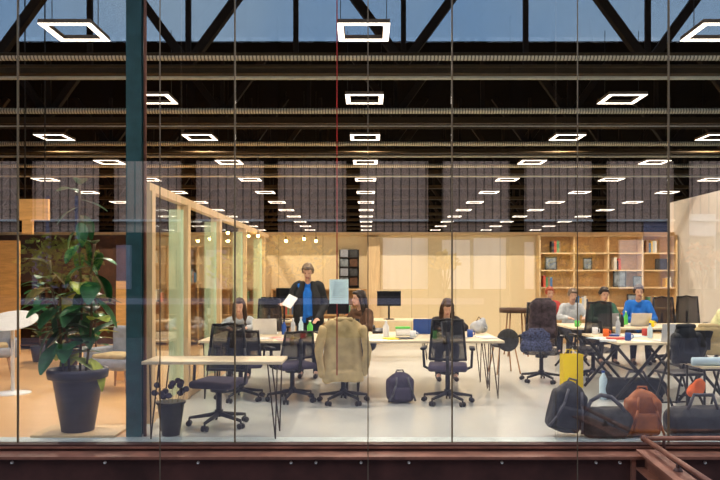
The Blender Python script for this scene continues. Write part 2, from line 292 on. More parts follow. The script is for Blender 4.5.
for k in range(9): f.b2(-.07, .07 - .03 * (k % 3), -.0035, -.002, .08 - k * .02, .086 - k * .02)
f.build('printed_lines', 'cyan', t)
# ================================================================== ROOF TRUSSES, DUCTS, PIPES
Y0 = 9.6; BAY = 3.07
for k in range(11):
    y = Y0 + BAY * k; x1 = min(23.5, y * .62 + 1); top = 7.5 if k == 0 else 5.6
    t = thing('roof_truss', '%s steel roof truss counted back from the glass' % ORD[k], 'truss', (0, y, 0), 0, 'steel roof trusses')
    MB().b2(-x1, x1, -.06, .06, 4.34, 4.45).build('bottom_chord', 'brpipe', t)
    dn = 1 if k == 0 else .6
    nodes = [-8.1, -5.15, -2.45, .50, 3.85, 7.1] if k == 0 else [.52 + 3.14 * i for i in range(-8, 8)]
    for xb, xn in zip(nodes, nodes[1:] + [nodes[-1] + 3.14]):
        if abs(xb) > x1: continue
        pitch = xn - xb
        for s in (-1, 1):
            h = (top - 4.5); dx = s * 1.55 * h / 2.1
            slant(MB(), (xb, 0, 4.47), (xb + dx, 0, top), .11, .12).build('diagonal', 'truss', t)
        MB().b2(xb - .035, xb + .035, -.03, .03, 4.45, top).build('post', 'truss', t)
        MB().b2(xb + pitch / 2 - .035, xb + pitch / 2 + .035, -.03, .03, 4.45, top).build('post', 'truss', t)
    if k < 4:
        tag(MB().cyl((-x1, y - .12, 4.545), (x1, y - .12, 4.545), .05, seg=14).build('ribbed_duct', 'ribbed'), 'ribbed metal duct lying along the %s roof truss' % ORD[k], 'duct', 'ribbed ducts under the roof')
        tag(MB().cyl((-x1, y - .08, 4.27), (x1, y - .08, 4.27), .024, seg=10).build('service_pipe', 'pipe'), 'slim pale pipe running below the %s roof truss' % ORD[k], 'pipe', 'service pipes under the roof')
for k, (py, yy) in enumerate(((54, 8.9), (66, 9.3), (128, 12.2), (152, 14.6))):
    tag(MB().cyl((-12, yy, Z(py, yy)), (12, yy, Z(py, yy)), .02, seg=8).build('conduit', 'brpipe'), ['topmost thin brown conduit above the first duct', 'thin brown conduit just under the first duct', 'thin brown conduit between the second and third ducts', 'thin brown conduit between the third and fourth ducts'][k], 'pipe')
# ---- ceiling lamps
def make_lamp(label, loc):
    t = thing('ceiling_lamp', label, 'lamp', loc, 0, 'square frame ceiling lamps')
    h = .30; w = .07
    d = MB(); d.b2(-h, h, -h, -h + w, -.006, 0); d.b2(-h, h, h - w, h, -.006, 0); d.b2(-h, -h + w, -h + w, h - w, -.006, 0); d.b2(h - w, h, -h + w, h - w, -.006, 0); d.build('diffuser', 'diff', t)
    d = MB(); w2 = w + .01; d.b2(-h, h, -h, -h + w2, 0, .045); d.b2(-h, h, h - w2, h, 0, .045); d.b2(-h, -h + w2, -h + w2, h - w2, 0, .045); d.b2(h - w2, h, -h + w2, h - w2, 0, .045); d.build('frame', 'lampbody', t)
    d = MB(); d.cyl((-h + .03, 0, .045), (-h + .03, 0, 1.1), .005, seg=6); d.cyl((h - .03, 0, .045), (h - .03, 0, 1.1), .005, seg=6); d.build('suspension_cable', 'cord', t)
    ld = bpy.data.lights.new('lamp_light', 'SPOT'); ld.energy = LAMP_W; ld.color = (1.0, .84, .67); ld.spot_size = math.radians(172); ld.spot_blend = 1; ld.shadow_soft_size = 0
    lo = bpy.data.objects.new('lamp_light', ld); COL.objects.link(lo); lo.parent = t; lo.location = (0, 0, -.012)
    return t
rows = [(-9.4, 'far left'), (-6.4, 'left lounge'), (-3.42, 'left inner'), (-.04, 'central'), (4.1, 'right inner'), (7.15, 'right outer'), (10.1, 'far right')]
proto = None
for rx, nm in rows:
    for k in range(12):
        y = 8.2 + BAY * k
        if abs((rx * F / y)) > 372: continue
        lab = '%s square ceiling lamp from the glass in the %s row' % (ORD[k], nm)
        if proto is None: proto = make_lamp(lab, (rx, y, 4.43))
        else: copy_tree(proto, (rx, y, 4.43), 0, lab)
# ================================================================== TIMBER PARTITION ON THE LEFT
t = thing('timber_partition', 'glazed birch timber partition running back beside the desks', 'partition', (0, 0, 0))
ys = [7.45, 8.95, 10.9, 13.2, 15.6]; px_ = -2.36
for y in ys: MB().b2(px_ - .06, px_ + .08, y - .02, y + .10, 0, 2.48).build('post', 'ply', t)
for y in ys[1:]: MB().b2(px_ - .16, px_ + .02, y - .05, y - .02, 0, 2.42).build('glass_fin', 'greeng', t)
MB().b2(px_ - .05, px_ + .05, 7.45, 16.5, 2.48, 2.57).build('top_rail', 'ply', t)
MB().b2(px_ - .05, px_ + .05, 7.55, 16.5, .0, .08).build('bottom_rail', 'ply', t)
for a, b in zip(ys, ys[1:]):
    MB().b2(px_ - .006, px_ + .006, a + .1, b - .02, .08, 2.48).build('pane', 'inner', t)
# ================================================================== SHELVES AND CONTENTS
def bookcase(name, label, x0, x1, y, cols, zs, m_='shelfp', depth=.35, backm=None, th=.03):
    t = thing(name, label, 'bookcase', (0, y, 0))
    for k in range(cols + 1):
        x = x0 + (x1 - x0) * k / cols; MB().b2(x - th / 2, x + th / 2, -depth, 0, 0, zs[-1]).build('upright', m_, t)
    for z in zs: MB().b2(x0, x1, -depth, 0, z - th, z).build('shelf', m_, t)
    if backm: MB().b2(x0, x1, -.012, 0, .0, zs[-1]).build('back_panel', backm, t)
    return t
bookcase('wall_bookcase', 'pale wood bookcase covering the right end of the back wall', 4.02, 7.2, 16.58, 4, [.45, .86, 1.34, 1.74, 2.14, 2.55], 'shelfp', .32, 'edge')
bookcase('low_bookcase', 'low brown wood bookcase behind the standing man', -2.2, -.02, 16.58, 4, [.1, .7, 1.30], 'shelf', .4, 'shelf')
bookcase('tall_bookcase', 'tall brown bookcase seen through the timber partition', -5.3, -2.5, 16.5, 4, [.1, .55, 1.0, 1.45, 1.9, 2.3], 'shelf', .35, 'shelf')
bookcase('dark_bookcase', 'dark walnut bookcase at the back of the lounge', -9.3, -6.2, 15.6, 4, [.1, .6, 1.05, 1.5], 'darkwood', .4, 'darkwood')
bcol = [mat('book_%d' % k, c, .7) for k, c in enumerate(((.6, .1, .06), (.08, .2, .4), (.75, .7, .6), (.1, .3, .15), (.8, .5, .1), (.05, .05, .06), (.35, .2, .12), (.5, .55, .6)))]
bname = ['red', 'navy blue', 'cream', 'dark green', 'mustard', 'black', 'brown', 'grey']
def books(x, y, z, n, where, seed):
    r = random.Random(seed)
    for k in range(n):
        w = r.uniform(.035, .06); h = r.uniform(.2, .29); ci = (k * 3 + seed) % 8
        b = thing('book', '%s book standing %s, %s from the left' % (bname[ci], where, ['first', 'second', 'third', 'fourth', 'fifth', 'sixth'][k]), 'book', (x + w / 2, y, z), 0, 'books ' + where)
        MB().b2(-w / 2, w / 2, -.1, .1, 0, h).build('cover', bcol[ci], b)
        MB().b2(-w / 2 + .004, w / 2 - .004, -.09, .09, h, h + .003).build('page_block', 'paper', b)
        x += w + .003
wallY = 16.38
for i, (x, zi, n) in enumerate(((4.1, 1.34, 4), (4.9, .86, 5), (5.75, 1.74, 3), (6.55, .86, 4), (6.95, 1.34, 3), (4.3, 2.14, 4), (6.5, 2.14, 5))):
    books(x, wallY, zi, n, ['at the left of the middle wall shelf', 'low in the second wall bay', 'above the tall grey picture', 'low in the last wall bay', 'at the right end of the middle shelf', 'on the top shelf at the left', 'on the top shelf at the right'][i], i)
for i, (x, zi, n) in enumerate(((-5.02, 1.0, 5), (-4.2, 1.45, 5), (-3.6, .55, 4), (-3.0, 1.0, 5), (-3.6, 1.9, 4), (-5.1, 1.9, 4))):
    books(x, 16.3, zi, n, ['behind the partition, middle shelf left', 'behind the partition on the fourth shelf', 'behind the partition on the low shelf', 'behind the partition, middle shelf right', 'behind the partition on the top shelf', 'behind the partition at the top left'][i], i + 20)
for i, (x, zi, n) in enumerate(((-1.9, .7, 5), (-1.2, .7, 4), (-.6, .7, 5))):
    books(x, 16.36, zi, n, ['in the left bay of the low bookcase', 'in the second bay of the low bookcase', 'in the third bay of the low bookcase'][i], i + 40)
for i, (x, zi, n) in enumerate(((-9.0, 1.05, 6), (-8.2, .6, 5), (-7.4, 1.05, 6), (-6.8, .6, 4))):
    books(x, 15.4, zi, n, ['in the dark bookcase, left bay', 'low in the dark bookcase, second bay', 'in the dark bookcase, third bay', 'low in the dark bookcase, last bay'][i], i + 60)
def picture(px0, px1, py0, py1, Y, z0, label, m_='art', fm='artd'):
    w = X(px1, Y) - X(px0, Y); h = Z(py0, Y) - Z(py1, Y)
    t = thing('framed_picture', label, 'picture', ((X(px0, Y) + X(px1, Y)) / 2, Y, z0), 0)
    f = MB(); b = .025
    f.b2(-w / 2, w / 2, -.012, .012, 0, b); f.b2(-w / 2, w / 2, -.012, .012, h - b, h); f.b2(-w / 2, -w / 2 + b, -.012, .012, b, h - b); f.b2(w / 2 - b, w / 2, -.012, .012, b, h - b); f.build('frame', fm, t)
    MB().b2(-w / 2 + b, w / 2 - b, -.004, .01, b, h - b).build('print', m_, t)
picture(613, 626, 270, 287, 16.3, 1.34, 'tall grey framed picture on the wall bookcase')
picture(655, 667, 259, 270, 16.3, 1.74, 'dark framed picture on the upper right shelf', 'artd')
picture(633, 643, 276, 287, 16.3, 1.34, 'small grey framed picture on the middle right shelf')
picture(583, 592, 258, 270, 16.3, 1.74, 'small dark framed picture on the upper left shelf', 'art')
picture(545, 557, 257, 270, 16.3, 1.74, 'grey framed picture at the left end of the wall bookcase')
picture(627, 640, 292, 305, 16.3, .87, 'framed print low on the right part of the wall bookcase')
# black magazine rack on the back wall
t = thing('magazine_rack', 'black wall-mounted rack of dark magazines behind the paper notice', 'rack', (0, 16.55, 0))
x0, x1 = X(339, 16.4), X(359, 16.4); MB().b2(x0, x1, 0, .04, 1.32, 2.22).build('back_panel', 'black', t)
for k in range(4): MB().b2(x0, x1, -.12, 0, 1.36 + k * .22, 1.38 + k * .22).build('tray', 'steel', t)
for k in range(4):
    for j in range(2):
        m_ = MB().b2(-.09, .09, -.01, .01, 0, .18).build('magazine', ['art', 'artd', 'grey', 'brownj'][(k * 2 + j * 3) % 4]); m_.location = (x0 + .12 + j * .22, 16.47, 1.381 + k * .22); tag(m_, 'dark magazine standing in the %s of the wall rack, %s' % (['lowest tray', 'second tray', 'third tray', 'topmost tray'][k], ['left one', 'right one'][j]), 'magazine', 'magazines in the wall rack')
tag(MB().b2(X(367, 16.5), X(380, 16.5), 16.4, 16.58, 0, 2.5).build('timber_pier', 'ply'), 'narrow upright timber panel on the back wall beside the magazine rack', 'panel')
# warm pendant bulbs
for k, (px, py, Y) in enumerate(((286, 241, 15), (304, 239, 15), (316, 241, 15), (228, 233, 13.5), (244, 238, 14.5), (258, 236, 14.5))):
    t = thing('pendant_bulb', 'warm pendant bulb over the back desks, %s of the six from the left' % ['fourth', 'fifth', 'sixth', 'first', 'second', 'third'][k], 'lamp', (X(px, Y), Y, Z(py, Y)), 0, 'warm pendant bulbs')
    MB().ell((0, 0, 0), .03).build('bulb', 'bulb', t); MB().cyl((0, 0, .02), (0, 0, .09), .015).build('socket', 'black', t); MB().cyl((0, 0, .09), (0, 0, 5.55 - Z(py, Y)), .004, seg=6).build('cord', 'cord', t)
# lounge: hanging timber panel, tan panel wall, column
t = thing('timber_screen', 'orange plywood screen hung high over the lounge', 'screen', (0, 0, 0))
MB().b2(X(19, 10.5), X(48, 10.5), 10.5, 10.56, Z(220, 10.5), Z(199, 10.5)).build('upper_panel', 'orange', t)
MB().b2(X(22, 10.5), X(32, 10.5), 10.5, 10.56, Z(234, 10.5), Z(220, 10.5)).build('lower_panel', 'orange', t)
MB().cyl((X(24, 10.5), 10.53, Z(199, 10.5)), (X(24, 10.5), 10.53, 7.6), .01, seg=6).cyl((X(44, 10.5), 10.53, Z(199, 10.5)), (X(44, 10.5), 10.53, 7.6), .01, seg=6).build('suspension_cable', 'cord', t)
tag(MB().b2(X(116, 10.6), X(142, 10.6), 10.6, 10.66, 0, Z(281, 10.6)).build('plywood_divider', 'orange'), 'orange plywood divider behind the teal column', 'divider')
tag(MB().b2(X(-30, 14), X(18, 14), 14, 14.1, 0, 2.3).build('plywood_divider', 'orange'), 'plywood divider at the far left edge of the lounge', 'divider')
struct(MB().b2(-14, -5.3, 16.45, 16.6, 0, 2.56).build('wall_lounge_back', 'darkwood'))
# ================================================================== TABLES
def hairpin(t, x, y, z, sx, sy):
    m = MB(); m.tube([(x - .05, y, z), (x + sx * .03, y + sy * .03, .008), (x + .05, y + sy * .04, z)], .007, 6); m.build('leg', 'steel', t)
def desk(name, label, x0, x1, y0, y1, h=.75, m_='topw', group=None):
    cx, cy = (x0 + x1) / 2, (y0 + y1) / 2; t = thing(name, label, 'table', (cx, cy, 0), 0, group); w, d = (x1 - x0) / 2, (y1 - y0) / 2
    MB().b2(-w, w, -d, d, h - .03, h, 0, .003).build('tabletop', m_, t)
    for sx in (-1, 1):
        for sy in (-1, 1): hairpin(t, sx * (w - .1), sy * (d - .1), h - .03, sx, sy)
    return t
desk('hairpin_desk', 'empty pale hairpin-leg desk pushed up against the glass', X(142, 6.68), X(282, 6.68), 6.66, 7.14, .755)
gd = 'white desks of the middle island'
desk('hairpin_desk', 'white desk under the white laptop, left front of the island', -2.15, -.2, 8.9, 9.68, .75, 'topw', gd)
desk('hairpin_desk', 'white desk beside the mesh chair, right front of the island', -.19, 1.75, 8.9, 9.68, .75, 'topw', gd)
desk('hairpin_desk', 'white desk before the standing man, left rear of the island', -2.15, -.2, 9.7, 10.45, .75, 'topw', gd)
desk('hairpin_desk', 'white desk before the bowed woman, right rear of the island', -.19, 1.75, 9.7, 10.45, .75, 'topw', gd)
desk('monitor_desk', 'white desk carrying a monitor behind the island, right one', -.4, 1.2, 13.2, 14, .75)
desk('monitor_desk', 'white desk carrying two monitors behind the island, left one', -2.1, -.45, 13.0, 13.8, .75)
def trestle(label, x0, x1, y0, y1):
    cx, cy = (x0 + x1) / 2, (y0 + y1) / 2; t = thing('trestle_table', label, 'table', (cx, cy, 0)); w, d = (x1 - x0) / 2, (y1 - y0) / 2
    MB().b2(-w, w, -d, d, .72, .75, 0, .003).build('tabletop', 'topw', t)
    for s in (-1, 1):
        m = MB(); xx = s * (w - .3)
        for sy in (-1, 1): m.cyl((xx - .3, sy * (d - .12), .01), (xx + .3, sy * (d - .12), .72), .02); m.cyl((xx + .3, sy * (d - .12), .01), (xx - .3, sy * (d - .12), .72), .02)
        m.cyl((xx, -d + .12, .365), (xx, d - .12, .365), .015); m.build('trestle', 'black', t)
trestle('cluttered white trestle table with crossed black legs at the right', 3.1, 4.5, 8.65, 10.1)
trestle('far right trestle table where the green-sweatered person works', 3.3, 6.6, 11.2, 12.4)
# ================================================================== OFFICE CHAIRS
def office_chair(label, loc, rz, seatm='violet', high=False, low=False):
    back_z = .9 if not low else .8; t = thing('office_chair', label, 'chair', loc, rz, 'black swivel office chairs')
    MB().box((0, 0, .45), (.48, .46, .08), None, 0, .035).build('seat', seatm, t)
    hb = .62 if high else .32 if low else .48
    m = MB()   # mesh backrest panel curved, +Y is forward
    def fn(u, v): return ((u - .5) * (.44 - .08 * v), -.22 - .05 * v + .05 * (2 * u - 1) ** 2, .56 + hb * v)
    m.grid(fn, 10, 8); m.grid(lambda u, v: Vector(fn(u, v)) + Vector((0, -.012, 0)), 10, 8); m.build('backrest', 'mesh', t)
    m = MB(); rim = [fn(0, 0), fn(0, .5), fn(0, 1), fn(.25, 1), fn(.5, 1.03), fn(.75, 1), fn(1, 1), fn(1, .5), fn(1, 0), fn(.5, 0), fn(0, 0)]; m.tube(rim, .016); m.build('backrest_frame', 'black', t)
    m = MB(); m.tube([(0, -.05, .38), (0, -.24, .40), (0, -.29, .62), (0, -.27, back_z)], .022); m.build('back_support', 'black', t)
    for s in (-1, 1):
        m = MB(); m.tube([(s * .2, .0, .41), (s * .29, .0, .45), (s * .30, -.04, .66)], .016); m.box((s * .30, .02, .68), (.07, .27, .035), None, 0, .012); m.build('armrest', 'black', t)
    MB().cyl((0, 0, .13), (0, 0, .42), .03).cyl((0, 0, .36), (0, 0, .41), .09).build('gas_column', 'black', t)
    m = MB()
    for k in range(5):
        a = 2 * PI * k / 5 + .3; m.cyl((0, 0, .13), (.31 * math.cos(a), .31 * math.sin(a), .085), .026, .016, 8)
    m.cyl((0, 0, .1), (0, 0, .17), .045); m.build('star_base', 'black', t)
    for k in range(5):
        a = 2 * PI * k / 5 + .3; c = Vector((.31 * math.cos(a), .31 * math.sin(a), 0)); d = Vector((-math.sin(a), math.cos(a), 0))
        m = MB(); 
        for s in (-1, 1): m.cyl(c + d * s * .012 + Vector((0, 0, .03)), c + d * s * .032 + Vector((0, 0, .03)), .03)
        m.cyl(c + Vector((0, 0, .03)), c + Vector((0, 0, .085)), .01); m.build('caster', 'black', t)
    return t
office_chair('black mesh swivel chair behind the empty desk by the glass', (X(219, 7.35), 7.35, 0), PI - .25)
office_chair('swivel chair hidden under the beige coat', (X(343, 8.62), 8.72, 0), 0.05)
office_chair('black mesh swivel chair before the bowed woman', (X(448, 8.65), 8.68, 0), -.12, 'violet')
office_chair('black swivel chair half hidden behind the empty desk, at the left end of the island', (X(240, 8.9), 8.95, 0), .35, low=True)
office_chair('black swivel chair at the island between bucket and beige coat', (X(291, 8.7), 8.85, 0), .5, low=True)
office_chair('high-backed swivel chair under the brown quilted coat', (X(543, 10.4), 10.5, 0), -.3, 'mesh', True)
office_chair('high-backed black chair in front of the left monitors', (X(270, 12.3), 12.45, 0), 0, 'mesh', True)
office_chair('black swivel chair behind the big trestle table, left of the green sweater', (X(588, 11), 10.75, 0), .1, 'mesh', True)
office_chair('black mesh chair beside the blue-shirted man', (X(668, 12.9), 12.9, 0), PI, 'mesh', True)
office_chair('black mesh chair beside the right side wall', (X(690, 13.5), 13.55, 0), PI - .3, 'mesh', True)
# coats and bags ---------------------------------------------------
def coat(name, label, loc, rz, m_, w=.46, h=.62, top=1.06, sl=True, seed=1, th=.075):
    t = thing(name, label, 'coat', (loc[0], loc[1], top - h), rz)
    b = MB(); W = w / 2
    b.ell((0, 0, h - .10), (W * .95, th, .12)); b.box((0, 0, h * .48), (w * .86, th * 1.3, h * .84), None, 0, .03)
    for s in (-1, 1):
        b.cap((s * W * .5, 0, h - .08), .06, (s * W * .72, -.02, .06), .075)
    b.box((0, -.03, .07), (w * .98, th * 1.6, .14), None, 0, .03)
    b.soft('body', m_, t, None, .014, 5, .022, 11)
    if sl:
        for s in (-1, 1):
            b = MB(); b.cap((s * W * .92, -.03, h - .13), .058, (s * (W + .03), -.06, h * .5), .05); b.cap((s * (W + .03), -.06, h * .5), .05, (s * W * .97, -.05, .1), .042)
            b.soft('sleeve', m_, t, None, .013, 4, .018, 14)
    b = MB(); b.cap((-.09, -.02, h - .01), .032, (.09, -.02, h - .01), .032); b.soft('collar', m_, t, None, .012, 2, .01, 12)
    return t
coat('beige_coat', 'beige wool coat draped over the back of a swivel chair', (X(343, 8.4), 8.42, 0), .05, 'beige', .52, .76, 1.06)
coat('quilted_coat', 'dark brown quilted coat hung on a high chair back', (X(543, 10.2), 10.2, 0), -.3, 'puffer', .42, .56, 1.24, False, th=.1)
coat('speckled_jacket', 'blue speckled jacket bunched below the quilted coat', (X(537, 10.1), 10.14, 0), -.2, 'bluefl', .46, .31, .80, False, th=.1)
coat('black_jacket', 'black jacket slung over a folding chair behind the brown backpack', (X(684, 7.7), 7.68, 0), .15, 'bagblack', .28, .42, 1.03, True)
coat('tan_coat', 'tan coat hung on the chair at the right edge', (X(708, 8.1), 8.1, 0), -.1, 'beige', .42, .34, 1.0, True)
def folding_chair(label, loc, rz):
    t = thing('folding_chair', label, 'chair', loc, rz, 'black folding chairs'); 
    MB().box((0, .02, .47), (.40, .40, .03), None, 0, .01).build('seat', 'black', t)
    MB().box((0, -.24, .86), (.40, .03, .22), None, 0, .01).build('backrest', 'black', t)
    for s in (-1, 1): MB().cyl((s * .21, .24, .0), (s * .21, -.26, .96), .014).build('leg', 'black', t); MB().cyl((s * .19, -.24, .0), (s * .19, .16, .47), .014).build('leg', 'black', t)
    MB().cyl((-.21, .2, .1), (.21, .2, .1), .01).build('stretcher', 'black', t)
folding_chair('black folding chair carrying the black jacket', (X(684, 7.9), 7.98, 0), .15)
folding_chair('black folding chair carrying the tan coat', (X(710, 8.2), 8.42, 0), -.1)
def backpack(name, label, loc, rz, m_, w, h, d, m2='strap', lean=0, loop=True):
    t = thing(name, label, 'backpack', loc, rz); 
    b = MB(); b.box((0, 0, h * .42), (w * .95, d, h * .8), None, 0, .05); b.ell((0, 0, h * .72), (w * .46, d * .5, h * .28)); b.ell((0, -.01, h * .18), (w * .52, d * .56, h * .2))
    b.soft('body', m_, t, None, .012, 6, .018, 9)
    b = MB(); b.box((0, -d * .55, h * .32), (w * .7, .07, h * .42), None, 0, .03); b.soft('front_pocket', m_, t, None, .011, 4, .01, 9)
    for s in (-1, 1):
        b = MB(); b.tube([(s * w * .2, -d * .5, h * .86), (s * w * .26, -d * .66, h * .6), (s * w * .38, -d * .66, h * .3), (s * w * .5, -d * .5, h * .08)], .013); b.build('strap', m2, t)
    b = MB(); b.tube([(-.05, 0, h * .97), (-.04, 0, h * 1.05), (.04, 0, h * 1.05), (.05, 0, h * .97)], .009); b.build('carry_loop', m2, t)
    if lean: t.rotation_euler = (0, lean, rz)
    return t
backpack('backpack', 'black backpack leaning on the floor by the glass, left of three bags', (X(561, 6.85), 6.87, .045), .1, 'bagblack', .34, .50, .22, 'strap', .25)
backpack('backpack', 'reddish brown backpack on the floor, right of three bags', (X(643, 6.85), 6.87, 0), -.05, 'brown', .34, .46, .22, 'brown')
backpack('backpack', 'dark violet backpack on the floor beside the beige coat', (X(400, 8.7), 8.75, 0), .2, 'violet', .34, .38, .24)
t = thing('duffel_bag', 'charcoal duffel bag with a raised strap between the two backpacks', 'bag', (X(604, 6.85), 6.85, 0))
b = MB(); b.cap((-.12, 0, .15), .15, (.14, 0, .14), .15); b.box((0, 0, .1), (.42, .26, .2), None, 0, .06); b.soft('body', 'baggrey', t, None, .012, 5, .02, 10)
b = MB(); b.tube([(-.2, -.05, .24), (-.15, -.07, .36), (-.06, -.09, .42), (.04, -.09, .40), (.14, -.08, .31), (.2, -.06, .22)], .02); b.build('strap', 'strap', t)
MB().cyl((.05, -.145, .15), (.05, -.16, .15), .03).build('badge', 'baggrey', t)
t = thing('duffel_bag', 'large black bag on the floor below the folding chairs', 'bag', (X(701, 6.85), 6.88, 0)); b = MB(); b.cap((-.2, 0, .15), .15, (.22, 0, .15), .15); b.box((0, 0, .12), (.62, .3, .24), None, 0, .06); b.soft('body', 'bagblack', t, None, .014, 5, .02, 8)
b = MB(); b.tube([(-.15, -.08, .27), (-.1, -.1, .42), (.08, -.1, .42), (.14, -.08, .27)], .014); b.build('handle', 'strap', t)
t = thing('duffel_bag', 'black sports bag under the trestle table', 'bag', (X(640, 8.8), 9.0, 0)); b = MB(); b.cap((-.3, 0, .14), .14, (.3, 0, .14), .13); b.box((0, 0, .1), (.7, .26, .2), None, 0, .05); b.soft('body', 'bagblack', t, None, .016, 5, .02, 8)
b = MB(); b.tube([(-.15, -.08, .25), (-.1, -.1, .36), (.08, -.1, .36), (.14, -.08, .25)], .014); b.build('handle', 'strap', t)
tag(MB().cap((-.04, 0, .05), .05, (.05, .0, .14), .05).ell((.02, -.02, .1), (.06, .05, .09)).soft('orange_scarf', 'orangec', None, (X(703, 7.2), 7.36, .30), .012, 3, .03, 20), 'crumpled orange scarf above the large black bag', 'scarf')
t = thing('yellow_bag', 'bright yellow paper carrier bag on the floor left of the trestle table', 'bag', (X(573.5, 9.85), 9.95, 0), .12)
w = .145; b = MB(); b.b2(-w, w, -.07, -.065, 0, .47); b.b2(-w, w, .065, .07, 0, .47); b.b2(-w, -w + .005, -.07, .07, 0, .47); b.b2(w - .005, w, -.07, .07, 0, .47); b.b2(-w, w, -.07, .07, 0, .006); b.build('bag_body', 'yellow', t)
for s in (-1, 1): MB().tube([(-.06, s * .068, .45), (-.05, s * .068, .53), (.05, s * .068, .53), (.06, s * .068, .45)], .004, 6).build('handle', 'yellow', t)
t = thing('water_bottle', 'tall clear water bottle standing on the floor beside the yellow bag', 'bottle', (X(602, 9.0), 8.95, 0)); MB().lathe([(.045, 0), (.05, .02), (.05, .26), (.02, .32), (.02, .34)]).build('bottle_body', 'cyan', t); MB().cyl((0, 0, .34), (0, 0, .365), .022).build('cap', 'gblue', t)
# bucket with dry twigs
t = thing('waste_bucket', 'black tapered bucket under the left end of the empty desk', 'bucket', (X(172, 6.96), 6.92, 0)); MB().lathe([(.085, 0), (.13, .30), (.138, .31), (.138, .32), (.125, .32), (.08, .015)]).build('shell', 'bin', t); MB().lathe([(.128, .31), (.145, .315), (.145, .33), (.128, .33)]).build('rim', 'bin', t)
t = thing('dry_bouquet', 'dry twigs with pinkish papery heads standing in the bucket', 'plant', (X(172, 6.96), 6.92, .03), 0)
b = MB(); c = MB()
for k in range(14):
    a = k * 2.4; r = .09 + .08 * random.random(); e = (r * math.cos(a), r * math.sin(a), .36 + .15 * random.random()); b.cyl((.02 * math.cos(a), .02 * math.sin(a), 0), e, .003, .002, 5); c.ell(e, (.035, .035, .03), None, 8)
b.build('stems', 'stem', t); c.build('flower_heads', 'violet', t)
# ================================================================== POTTED PLANT
PY = 7.02; t = thing('potted_plant', 'tall leafy rubber plant in a big charcoal pot by the glass', 'plant', (X(78, PY), PY, .025))
p = [(.155, 0), (.235, .50), (.245, .52), (.285, .53), (.295, .60), (.285, .62), (.25, .62), (.24, .56), (.05, .55)]
MB().lathe(p, 40).build('pot', 'pot', t); MB().cyl((0, 0, .55), (0, 0, .585), .24, seg=30).build('soil', 'soil', t)
stems = [(-.14, .0, 1.35), (.0, .05, 2.5), (.14, -.02, 1.9), (-.2, -.05, 1.7)]
for sx, sy, h in stems: MB().tube([(sx * .6, sy, .56), (sx * .9 + .02, sy, .56 + (h - .56) * .4), (sx * 1.1 - .02, sy, .56 + (h - .56) * .75), (sx * 1.3, sy, h)], .013).build('stem', 'stem', t)
def leaf(b, c, yaw, pitch, ln, wd, droop, mi=0):
    R = Matrix.Rotation(yaw, 4, 'Z') @ Matrix.Rotation(-pitch, 4, 'Y')
    def fn(u, v):
        x = u * ln; ww = wd * (max(0, math.sin(PI * min(1, u * .93 + .035))) ** .8); y = (v - .5) * 2 * ww
        return Vector(c) + R @ Vector((x, y, -droop * u * u + .25 * abs(y)))
    b.grid(fn, 8, 4, mi)
fo = MB(); r = random.Random(3)
for sx, sy, h in stems:
    n = int((h - .65) / .075)
    for k in range(n):
        z = .72 + (h - .68) * k / n; a = k * 2.4 + r.uniform(-.4, .4); s = .95 if z < 1.6 else .7
        leaf(fo, (sx * (.8 + .5 * k / n) + .02 * math.cos(a), sy + .02 * math.sin(a), z), a, r.uniform(-.9, .7), r.uniform(.26, .40) * s, r.uniform(.08, .115) * s, r.uniform(.05, .16), 1 if r.random() < .10 else 0)
fo.build('leaves', ['leaf', 'leafy'], t)
tag(MB().box((0, 0, .012), (.82, .5, .024), None, 0, .004).build('plant_board', 'ply', None, (X(82, PY), PY + .02, 0)), 'flat wooden board lying under the charcoal plant pot', 'board')
# lounge furniture
def armchair(label, loc, rz):
    t = thing('armchair', label, 'armchair', loc, rz, 'grey felt armchairs')
    MB().box((0, .02, .38), (.62, .6, .16), None, 0, .06).build('seat', 'grey', t)
    b = MB(); b.box((0, -.30, .62), (.66, .14, .50), None, 0, .06); b.soft('backrest', 'grey', t, None, .02, 4)
    for s in (-1, 1): MB().box((s * .35, .0, .44), (.1, .6, .30), None, 0, .045).build('armrest', 'grey', t)
    for s in (-1, 1):
        for q in (-1, 1): MB().cyl((s * .26, q * .24, .3), (s * .31, q * .29, 0), .022, .013).build('leg', 'legw', t)
    b = MB(); b.box((0, .05, .48), (.52, .46, .07), None, 0, .03); b.build('cushion', 'beige', t)
armchair('grey felt armchair with splayed beech legs at the left edge', (X(-14, 11), 11.1, 0), PI + .5)
armchair('grey felt armchair behind the charcoal plant pot', (X(118, 9.6), 9.7, 0), PI - .3)
t = thing('oval_table', 'white oval pedestal table with its top tilted up, left edge', 'table', (X(12, 9.4), 9.4, 0)); tl = Matrix.Rotation(-.55, 4, 'X')
MB().ell((0, 0, .98), (.34, .26, .016), Matrix.Rotation(.5, 4, 'X'), 28).build('tabletop', 'white', t); MB().cyl((0, .02, .02), (0, .02, .97), .025).build('pedestal', 'whitem', t); MB().lathe([(.24, 0), (.24, .012), (.03, .03)]).build('base', 'whitem', t)
for k, (px, Y, h) in enumerate(((96, 12, 1.4), (40, 13, 1.5), (70, 12.5, 1.3))):
    t = thing('floor_plant', ['broad-leaved green plant deep in the lounge, right one', 'broad-leaved green plant deep in the lounge, left one', 'broad-leaved green plant deep in the lounge, middle one'][k], 'plant', (X(px, Y), Y, 0), 0, 'green plants deep in the lounge'); MB().lathe([(.12, 0), (.17, .3), (.15, .3), (.1, .03)]).build('pot', 'pot', t)
    MB().cyl((0, 0, .03), (0, 0, h), .015).build('stem', 'stem', t); fo = MB()
    for q in range(34): leaf(fo, (0, 0, .4 + (h - .4) * q / 34), q * 2.4, random.uniform(0, .8), .34, .07, .15)
    fo.build('leaves', 'leaf', t)
